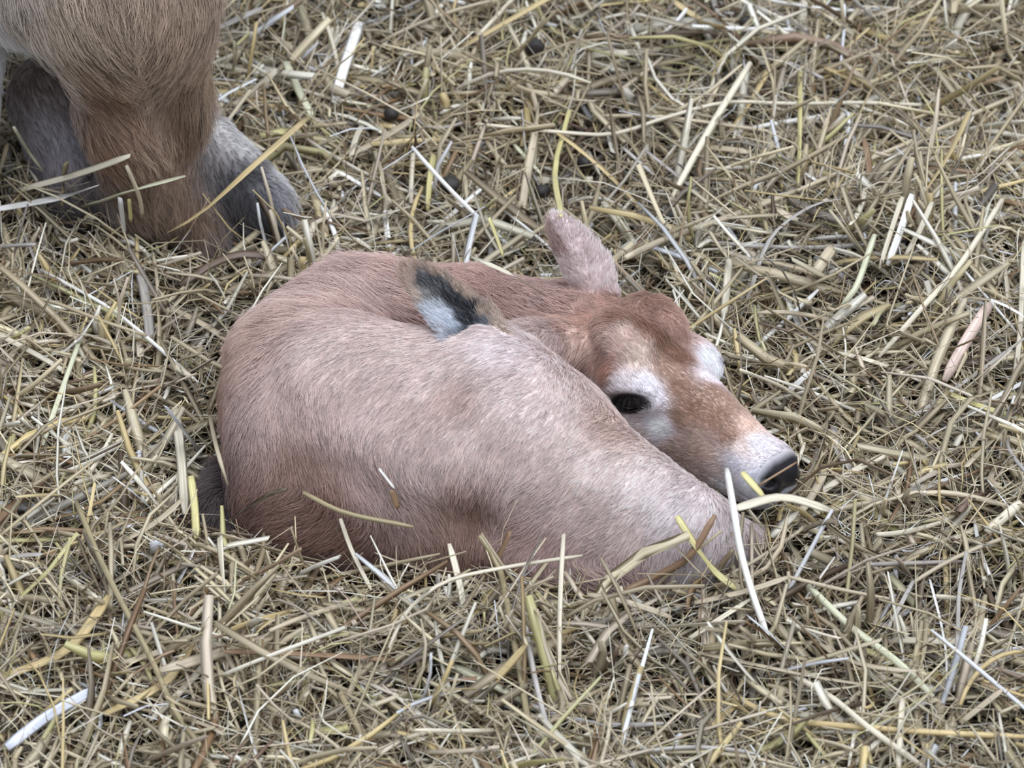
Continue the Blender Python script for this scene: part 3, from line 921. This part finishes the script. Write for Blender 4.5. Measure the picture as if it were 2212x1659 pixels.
bed = mesh_obj('straw_bedding', np.concatenate(Vs), np.concatenate(Qs), M_straw, None,
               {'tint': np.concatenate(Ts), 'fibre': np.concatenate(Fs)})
tag(bed, 'deep tangled bedding of chopped tan straw covering the whole floor', 'straw', kind='stuff')
del Vs, Qs, Ts, Fs, layers

# ground under the straw
nx, ny = 120, 150
gx, gy = np.meshgrid(np.linspace(-1.6, 1.6, nx), np.linspace(-1.5, 2.2, ny), indexing='ij')
G = np.c_[gx.ravel(), gy.ravel()]
gz = bed_h(G) - 0.050
i = (np.arange(nx - 1)[:, None] * ny + np.arange(ny - 1)[None])
fq = np.stack([i, i + ny, i + ny + 1, i + 1], -1).reshape(-1, 4)
gnd = mesh_obj('ground', np.c_[G, gz], fq, M_ground)
tag(gnd, 'dark trodden litter under the straw', 'ground', kind='structure')

# ================================================================== dung pellets
for (a, b, size, label), c in zip(DROPS, DROP_C):
    nu, nv = 22, 14
    u = np.linspace(0, 2 * np.pi, nu, endpoint=False); v = np.linspace(0.001, np.pi - 0.001, nv)
    vv, uu = np.meshgrid(v, u, indexing='ij')
    X = np.c_[(np.sin(vv) * np.cos(uu)).ravel(), (np.sin(vv) * np.sin(uu)).ravel() * 0.85, np.cos(vv).ravel() * 0.8]
    X *= (1 + 0.14 * vnoise(X + c * 90, 1.7, 71) + 0.05 * vnoise(X + c * 90, 4.5, 72))[:, None] * size * PX
    i = np.arange(nv - 1)[:, None] * nu + np.arange(nu)[None]
    j = np.arange(nv - 1)[:, None] * nu + (np.arange(nu) + 1)[None] % nu
    o = mesh_obj('dung_pellet', X, np.stack([i, i + nu, j + nu, j], -1).reshape(-1, 4), M_drop)
    o.location = c
    tag(o, label, 'dung', 'dung pellets in the straw behind the calf')

# ================================================================== single straws that stand out
TONE = dict(cream=(216, 206, 180), white=(232, 230, 222), tan=(190, 175, 146), gold=(204, 180, 124), yellow=(204, 194, 128),
            brown=(138, 108, 78), dark=(98, 78, 60), grey=(178, 172, 164), blue=(214, 219, 232), olive=(158, 144, 106), green=(206, 206, 172), pink=(216, 190, 176))

def spline(P, m):
    """Smooth curve through the points P, m samples."""
    P = np.asarray(P, float)
    if len(P) == 2:
        return P[0] + (P[1] - P[0]) * np.linspace(0, 1, m)[:, None]
    E = np.vstack([2 * P[0] - P[1], P, 2 * P[-1] - P[-2]])
    L = np.r_[0, np.cumsum(np.linalg.norm(np.diff(P, axis=0), axis=1))]
    out = []
    for s in np.linspace(0, L[-1], m):
        k = min(np.searchsorted(L, s, 'right') - 1, len(P) - 2)
        t = (s - L[k]) / (L[k + 1] - L[k])
        p0, p1, p2, p3 = E[k:k + 4]
        out.append(0.5 * (2 * p1 + (p2 - p0) * t + (2 * p0 - 5 * p1 + 4 * p2 - p3) * t * t + (3 * p1 - p0 - 3 * p2 + p3) * t ** 3))
    return np.array(out)

def place_straw(path, wid, thk, roll, tint, label, flat, group=None):
    c = path[len(path) // 2].copy()
    v, q, t, f = straw_mesh((path - c)[None], np.array([wid]), np.array([thk]), np.array([roll]), np.array([tint]), k=6)
    f[:, 2] += 31.7 * (place_straw.n % 97); place_straw.n += 1
    o = mesh_obj('flat_straw' if flat else 'straw_stalk', v, q, M_straw, None, {'tint': t, 'fibre': f})
    o.location = c
    return tag(o, label, 'straw', group)
place_straw.n = 0

# pixel path, width in px, flat?, tone, lift of each point in mm, label
HERO = [
    ([(1570, 1015), (1585, 1100), (1600, 1190), (1625, 1280), (1662, 1385)], 15, 0, 'white', [10, 22, 28, 20, 6], 'long white straw stalk rising in front of the calf muzzle'),
    ([(1462, 1115), (1500, 1175), (1545, 1235), (1590, 1272)], 17, 1, 'yellow', [16, 14, 10, 6], 'yellow green straw blade lying across the calf lower leg'),
    ([(1345, 1278), (1420, 1243), (1490, 1200), (1545, 1112)], 17, 0, 'brown', [6, 8, 12, 18], 'brown straw stalk slanting up over the calf leg'),
    ([(1035, 1158), (1078, 1225), (1102, 1340), (1126, 1470), (1146, 1590)], 14, 0, 'olive', [16, 18, 16, 10, 6], 'long olive straw stalk with forked top standing before the calf'),
    ([(1102, 1148), (1072, 1214)], 16, 1, 'brown', [16, 17], 'short brown fork of straw in front of the calf haunch'),
    ([(840, 1400), (880, 1320), (960, 1258), (1080, 1228), (1258, 1200)], 9, 0, 'cream', [6, 14, 20, 27, 12], 'thin curved cream straw running along the front of the calf'),
    ([(1122, 1250), (1140, 1380), (1162, 1495), (1192, 1605)], 12, 0, 'grey', [12, 10, 20, 8], 'grey straw stalk beside the forked olive stalk'),
    ([(735, 1120), (760, 1190), (802, 1275)], 10, 1, 'cream', [6, 10, 6], 'cream straw blade leaning on the calf belly'),
    ([(600, 1250), (670, 1248), (738, 1280), (780, 1340), (828, 1405)], 14, 1, 'pink', [6, 12, 16, 12, 4], 'kinked pinkish straw blade bent over below the calf'),
    ([(165, 1085), (213, 1200), (252, 1280), (330, 1430), (380, 1540), (452, 1635)], 13, 0, 'olive', [14, 18, 18, 16, 12, 4], 'very long olive tan straw slanting down the lower left'),
    ([(15, 1615), (100, 1550), (207, 1488)], 24, 1, 'blue', [8, 12, 12], 'bluish white broad straw strip in the lower left corner'),
    ([(0, 1490), (80, 1498), (165, 1512)], 22, 1, 'cream', [6, 8, 6], 'cream tapered straw blade touching the bluish white strip'),
    ([(0, 1464), (145, 1402), (235, 1287)], 26, 1, 'gold', [4, 10, 14], 'golden brown leaf sheath at the left edge'),
    ([(474, 1160), (478, 1215), (487, 1311)], 20, 1, 'cream', [24, 20, 6], 'upright cream straw blade left below the calf back'),
    ([(224, 1543), (354, 1475), (416, 1388)], 22, 1, 'gold', [6, 10, 10], 'folded golden straw leaf in the lower left'),
    ([(1746, 1266), (1838, 1354), (1937, 1429), (2016, 1505)], 17, 0, 'green', [10, 14, 14, 6], 'long pale yellow straw stalk slanting down right of the calf leg'),
    ([(1500, 1302), (1619, 1274), (1703, 1246)], 19, 1, 'tan', [8, 12, 16], 'broad tan straw blade under the tall white stalk'),
    ([(1703, 1246), (1818, 1274), (1941, 1298)], 9, 0, 'tan', [16, 16, 8], 'thin tan straw stem running right from the broad tan blade'),
    ([(1490, 1378), (1620, 1294)], 15, 1, 'cream', [6, 10], 'short cream straw blade crossing below the calf leg'),
    ([(2009, 1252), (2032, 1342), (2044, 1413), (2046, 1493)], 9, 1, 'white', [28, 22, 14, 6], 'upright thin white straw, left one of a pair at lower right'),
    ([(2088, 1191), (2072, 1278), (2068, 1377), (2060, 1493)], 10, 1, 'grey', [28, 22, 14, 6], 'upright grey straw, right one of a pair at lower right'),
    ([(1794, 1103), (1897, 1083), (2036, 1064), (2178, 1093)], 14, 0, 'tan', [6, 8, 10, 6], 'long arched tan straw right of the muzzle'),
    ([(1571, 1497), (1691, 1552), (1877, 1572), (2050, 1584), (2225, 1592)], 14, 0, 'gold', [6, 10, 12, 10, 8], 'very long golden straw running to the lower right edge'),
    ([(1710, 1457), (1798, 1508), (1877, 1572), (1997, 1658)], 14, 0, 'cream', [10, 14, 16, 8], 'cream straw crossing over the very long golden straw'),
    ([(1508, 1409), (1659, 1441), (1778, 1465), (1941, 1489)], 19, 1, 'tan', [8, 12, 12, 6], 'broad tan straw blade with a white end, below the white stalk'),
    ([(1520, 1400), (1600, 1392), (1686, 1388)], 18, 1, 'olive', [14, 18, 14], 'dark olive leaf lying at the foot of the white stalk'),
    ([(1973, 1254), (1913, 1368)], 11, 1, 'grey', [14, 8], 'greyish straw blade over the dark hollow at lower right'),
    ([(2132, 1150), (2205, 1085)], 24, 0, 'cream', [8, 16], 'thick pale straw end at the right edge'),
    ([(1941, 1662), (1945, 1580), (1950, 1505)], 14, 1, 'cream', [6, 12, 16], 'upright cream straw at the bottom edge, right of the middle'),
    ([(661, 256), (540, 364), (439, 456), (362, 502)], 22, 1, 'gold', [30, 24, 14, 6], 'thick golden straw leaning across the grey foot'),
    ([(30, 413), (169, 375), (281, 336)], 19, 1, 'cream', [10, 14, 16], 'cream straw stalk in front of the dark hollow under the adult'),
    ([(-10, 452), (135, 425), (210, 401)], 27, 1, 'white', [10, 12, 12], 'broad whitish straw at the left edge below the adult'),
    ([(187, 444), (297, 408), (400, 380)], 34, 1, 'green', [8, 12, 14], 'broadest pale straw lying against the adult leg'),
    ([(142, 352), (138, 400), (133, 445)], 20, 1, 'olive', [22, 14, 6], 'short upright olive straw before the dark hollow'),
    ([(273, 358), (300, 422), (308, 468)], 10, 0, 'tan', [16, 14, 6], 'thin tan straw standing against the brown leg'),
    ([(259, 427), (269, 508)], 13, 1, 'white', [14, 4], 'short white upright straw below the brown leg'),
    ([(279, 430), (283, 480)], 9, 1, 'yellow', [12, 4], 'short yellow upright straw below the brown leg'),
    ([(30, 275), (60, 325), (90, 365)], 9, 0, 'green', [18, 14, 6], 'thin greenish straw poking up in the dark hollow'),
    ([(616, 133), (645, 195), (678, 258)], 20, 1, 'green', [16, 14, 8], 'pale green straw blade right of the adult leg'),
    ([(777, 48), (742, 150), (722, 222)], 26, 1, 'white', [16, 14, 8], 'bright whitish straw leaf at the top, right of the adult'),
    ([(1027, 268), (1215, 286), (1327, 289), (1442, 253), (1569, 221), (1700, 224), (1860, 222), (2012, 228)], 10, 0, 'cream', [10, 14, 14, 16, 16, 14, 12, 8], 'longest wavy straw crossing the straw behind the calf'),
    ([(1280, 250), (1442, 254), (1685, 287)], 10, 0, 'tan', [10, 12, 8], 'thin tan straw crossing the longest wavy straw'),
    ([(1620, 137), (1533, 278), (1450, 430)], 17, 0, 'cream', [24, 26, 8], 'stout cream straw slanting down behind the calf head'),
    ([(1345, 318), (1413, 378)], 10, 1, 'grey', [10, 8], 'short grey straw in the hollow behind the calf'),
    ([(1395, 325), (1529, 432)], 11, 1, 'grey', [12, 8], 'grey straw slanting across the stout cream straw'),
    ([(1230, 238), (1199, 362), (1212, 468)], 14, 1, 'yellow', [16, 16, 10], 'bent yellow straw standing over the tip of the upright ear'),
    ([(1222, 311), (1269, 394), (1403, 506)], 8, 0, 'olive', [8, 12, 6], 'thin olive straw curving right of the upright ear'),
    ([(1056, 470), (1072, 510), (1088, 555)], 11, 1, 'yellow', [14, 10, 6], 'short yellow straw standing behind the calf neck'),
    ([(940, 342), (1027, 371)], 13, 1, 'white', [10, 8], 'white straw chip pointing right, behind the calf back'),
    ([(722, 365), (826, 425)], 13, 1, 'white', [10, 8], 'white straw chip between the grey foot and calf'),
    ([(937, 334), (928, 395), (924, 455)], 17, 1, 'yellow', [16, 12, 6], 'upright yellow straw blade behind the calf back'),
    ([(1111, 312), (1168, 375)], 12, 1, 'green', [8, 8], 'pale greenish straw blade above the upright ear'),
    ([(1352, 556), (1442, 515), (1600, 460), (1722, 412)], 16, 0, 'tan', [10, 12, 12, 8], 'long tan straw leading up right from the calf crown'),
    ([(1722, 412), (1900, 335), (2060, 265), (2220, 195)], 11, 0, 'tan', [10, 12, 12, 10], 'long thin tan straw rising to the right edge'),
    ([(2164, 432), (2074, 571), (1985, 672), (1898, 772)], 14, 0, 'cream', [20, 22, 16, 8], 'long cream straw slanting down at the right'),
    ([(2135, 660), (2088, 734), (2040, 823)], 28, 0, 'pink', [14, 14, 8], 'thickest pinkish white straw stalk at the right'),
    ([(1812, 430), (1752, 445), (1665, 513), (1614, 645)], 14, 1, 'grey', [10, 14, 16, 8], 'kinked greyish straw right of the calf crown'),
    ([(2212, 522), (2202, 734), (2190, 808)], 13, 1, 'cream', [14, 12, 6], 'upright cream straw cut by the right edge'),
    ([(2081, 582), (2200, 722)], 7, 0, 'white', [14, 10], 'thin white straw by the thickest stalk'),
    ([(1971, 420), (1945, 500), (1917, 573)], 18, 1, 'white', [26, 20, 8], 'whitish blade topping the straw tuft at the right'),
    ([(1950, 425), (1925, 500), (1900, 580)], 13, 1, 'cream', [24, 18, 8], 'cream blade in the straw tuft at the right'),
    ([(2013, 436), (1985, 500), (1953, 555)], 14, 1, 'cream', [24, 18, 8], 'right outer cream blade of the straw tuft at the right'),
    ([(1889, 508), (1850, 618), (1815, 664)], 15, 0, 'green', [16, 14, 6], 'pale green stalk left of the straw tuft at the right'),
    ([(1800, 533), (1775, 570), (1744, 609)], 27, 1, 'tan', [12, 14, 8], 'broad tan leaf left of the straw tuft at the right'),
    ([(1600, 799), (1701, 842), (1783, 902)], 10, 0, 'cream', [10, 14, 8], 'cream straw lying right of the calf forehead'),
    ([(2041, 846), (2120, 878), (2220, 908)], 13, 1, 'yellow', [8, 10, 8], 'yellow straw blade running off the right edge'),
    ([(1728, 150), (1727, 300), (1723, 403)], 14, 1, 'yellow', [14, 16, 8], 'upright yellow straw behind the kinked greyish straw'),
    ([(1748, 806), (1700, 848)], 15, 0, 'white', [10, 6], 'short stout white straw end right of the calf face'),
    ([(1682, 795), (1678, 838)], 9, 1, 'white', [14, 6], 'tiny upright white straw right of the calf face'),
    ([(88, 583), (250, 675), (428, 826)], 9, 0, 'white', [10, 14, 10], 'long thin white straw left of the calf back'),
    ([(172, 735), (120, 880), (92, 962)], 12, 1, 'green', [12, 12, 6], 'greenish straw blade near the left edge'),
    ([(392, 615), (455, 572), (520, 550), (598, 556)], 20, 1, 'dark', [8, 14, 14, 8], 'dark brown curled leaf below the grey foot'),
    ([(453, 898), (470, 975), (492, 1047)], 10, 0, 'tan', [10, 10, 6], 'thin tan straw leaning on the calf back'),
    ([(412, 1028), (420, 1095), (424, 1163)], 18, 1, 'yellow', [20, 16, 6], 'yellow upright straw left of the dark tail'),
    ([(378, 880), (392, 990), (400, 1110)], 22, 1, 'cream', [14, 16, 8], 'broad cream straw left of the calf tail'),
    ([(819, 1012), (853, 1056)], 9, 1, 'white', [10, 6], 'white straw bit stuck on the calf flank'),
    ([(846, 1058), (860, 1098)], 14, 1, 'brown', [7, 5], 'brown straw bit stuck on the calf flank'),
    ([(655, 1064), (747, 1108), (893, 1138)], 11, 0, 'olive', [6, 10, 8], 'olive straw lying across the calf belly'),
    ([(1603, 1020), (1650, 1072), (1688, 1108)], 18, 1, 'yellow', [12, 12, 6], 'pale yellow straw blade touching the calf chin'),
    ([(1640, 1048), (1722, 998)], 6, 0, 'brown', [10, 8], 'thin brown straw across the calf nose'),
    ([(1590, 1098), (1690, 1074), (1800, 1104)], 24, 1, 'cream', [10, 14, 8], 'broad cream straw blade under the calf chin'),
    ([(1180, 640), (1100, 590), (1018, 555)], 13, 1, 'cream', [8, 12, 10], 'cream straw blade lying along the calf neck'),
    ([(1575, 560), (1568, 640), (1562, 690)], 18, 1, 'cream', [14, 12, 4], 'upright cream blade behind the calf forehead'),
]
_px, _of = [], []
for h in HERO:
    _px += h[0]; _of += [v / 1000 * 1.25 + 0.005 for v in h[4]]
def everything(P):
    return np.minimum((P[:, 2] - bed_h(P)) * 0.8, np.minimum(calf_sdf(P), adult_sdf(P)))
_pp = march_many(everything, _px, _of, 0.6)
k0 = 0
PLACED = []
r = np.random.default_rng(77)
for pth, w, flat, tone, lift, label in HERO:
    P = _pp[k0:k0 + len(pth)]; k0 += len(pth)
    ext = P[0] + (P[0] - P[1]) * 0.0
    path = spline(P, max(7, 3 * len(pth)))
    wid = w * PX
    for _ in range(4):                               # lie on the animals, not in them
        gap = np.minimum(calf_sdf(path), adult_sdf(path)) - (0.003 + wid * 0.5)
        bad = gap < 0
        if not bad.any():
            break
        path[bad] -= gradient(lambda Z: np.minimum(calf_sdf(Z), adult_sdf(Z)), path[bad], 0.003) * gap[bad][:, None]
    PLACED.append(spline(path, 60))
    place_straw(path, wid, max(0.0008, wid * 0.14) if flat else wid * 0.9, r.normal(0, 0.5) if flat else 0.0,
                np.clip(fur(TONE[tone], 0.9, r.uniform(0.95, 1.08)), 0, 0.92), label, flat)

# the other straws lying loose on top, alike enough to share a description by place and colour
AREAS = [('behind the calf', lambda x, y: y < 560), ('left of the calf', lambda x, y: x < 440 and y < 1180),
         ('right of the calf', lambda x, y: x > 1640 and y < 1180), ('in front of the calf', lambda x, y: y >= 1180)]
KIND = ['cream', 'tan', 'gold', 'grey', 'brown', 'white']
KW = [.31, .30, .13, .13, .03, .10]
count, tries = 0, 0
while count < 218 and tries < 3000:
    tries += 1
    px, py = r.uniform(-20, 2232), r.uniform(-10, 1670)
    area = next((n for n, f in AREAS if f(px, py)), None)
    if area is None:
        continue
    g = at(px, py, 0.0)
    th = r.uniform(0, 2 * np.pi); L = 0.05 + 0.13 * r.random() ** 1.4
    ti = r.normal(0, 0.22)
    D = np.array([math.cos(th) * math.cos(ti), math.sin(th) * math.cos(ti), math.sin(ti)])
    s = np.linspace(0, 1, 8)
    Bv = norm(np.cross(D, r.normal(0, 1, 3)))
    path = g + D * ((s - 0.5) * L)[:, None] + Bv * (4 * s * (1 - s) * r.normal(0, 0.07) * L)[:, None]
    path[:, 2] += bed_h(g[None])[0] + 0.012 + abs(math.sin(ti)) * L * 0.35
    path[:, 2] = np.maximum(path[:, 2], bed_h(path) + 0.004)
    if (animals(path) < 0.004).any():
        continue
    dense = spline(path, 40)
    if any(np.abs(z[:, None] - dense[None]).max(2).min() < 0.007 for z in PLACED):
        continue
    PLACED.append(dense)
    flat = r.random() < 0.6
    tone = KIND[r.choice(len(KIND), p=KW)]
    wid = r.uniform(0.005, 0.011) if flat else r.uniform(0.0035, 0.006)
    form = 'flat %s straw blade' % tone if flat else 'round %s straw stalk' % tone
    place_straw(path, wid, max(0.0008, wid * 0.12) if flat else wid * 0.9, r.normal(0, 0.5),
                np.clip(fur(TONE[tone], 0.9, r.uniform(0.88, 1.05)), 0, 0.92),
                '%s lying loose on top of the bedding %s' % (form, area), flat, '%ss %s' % (form, area))
    count += 1
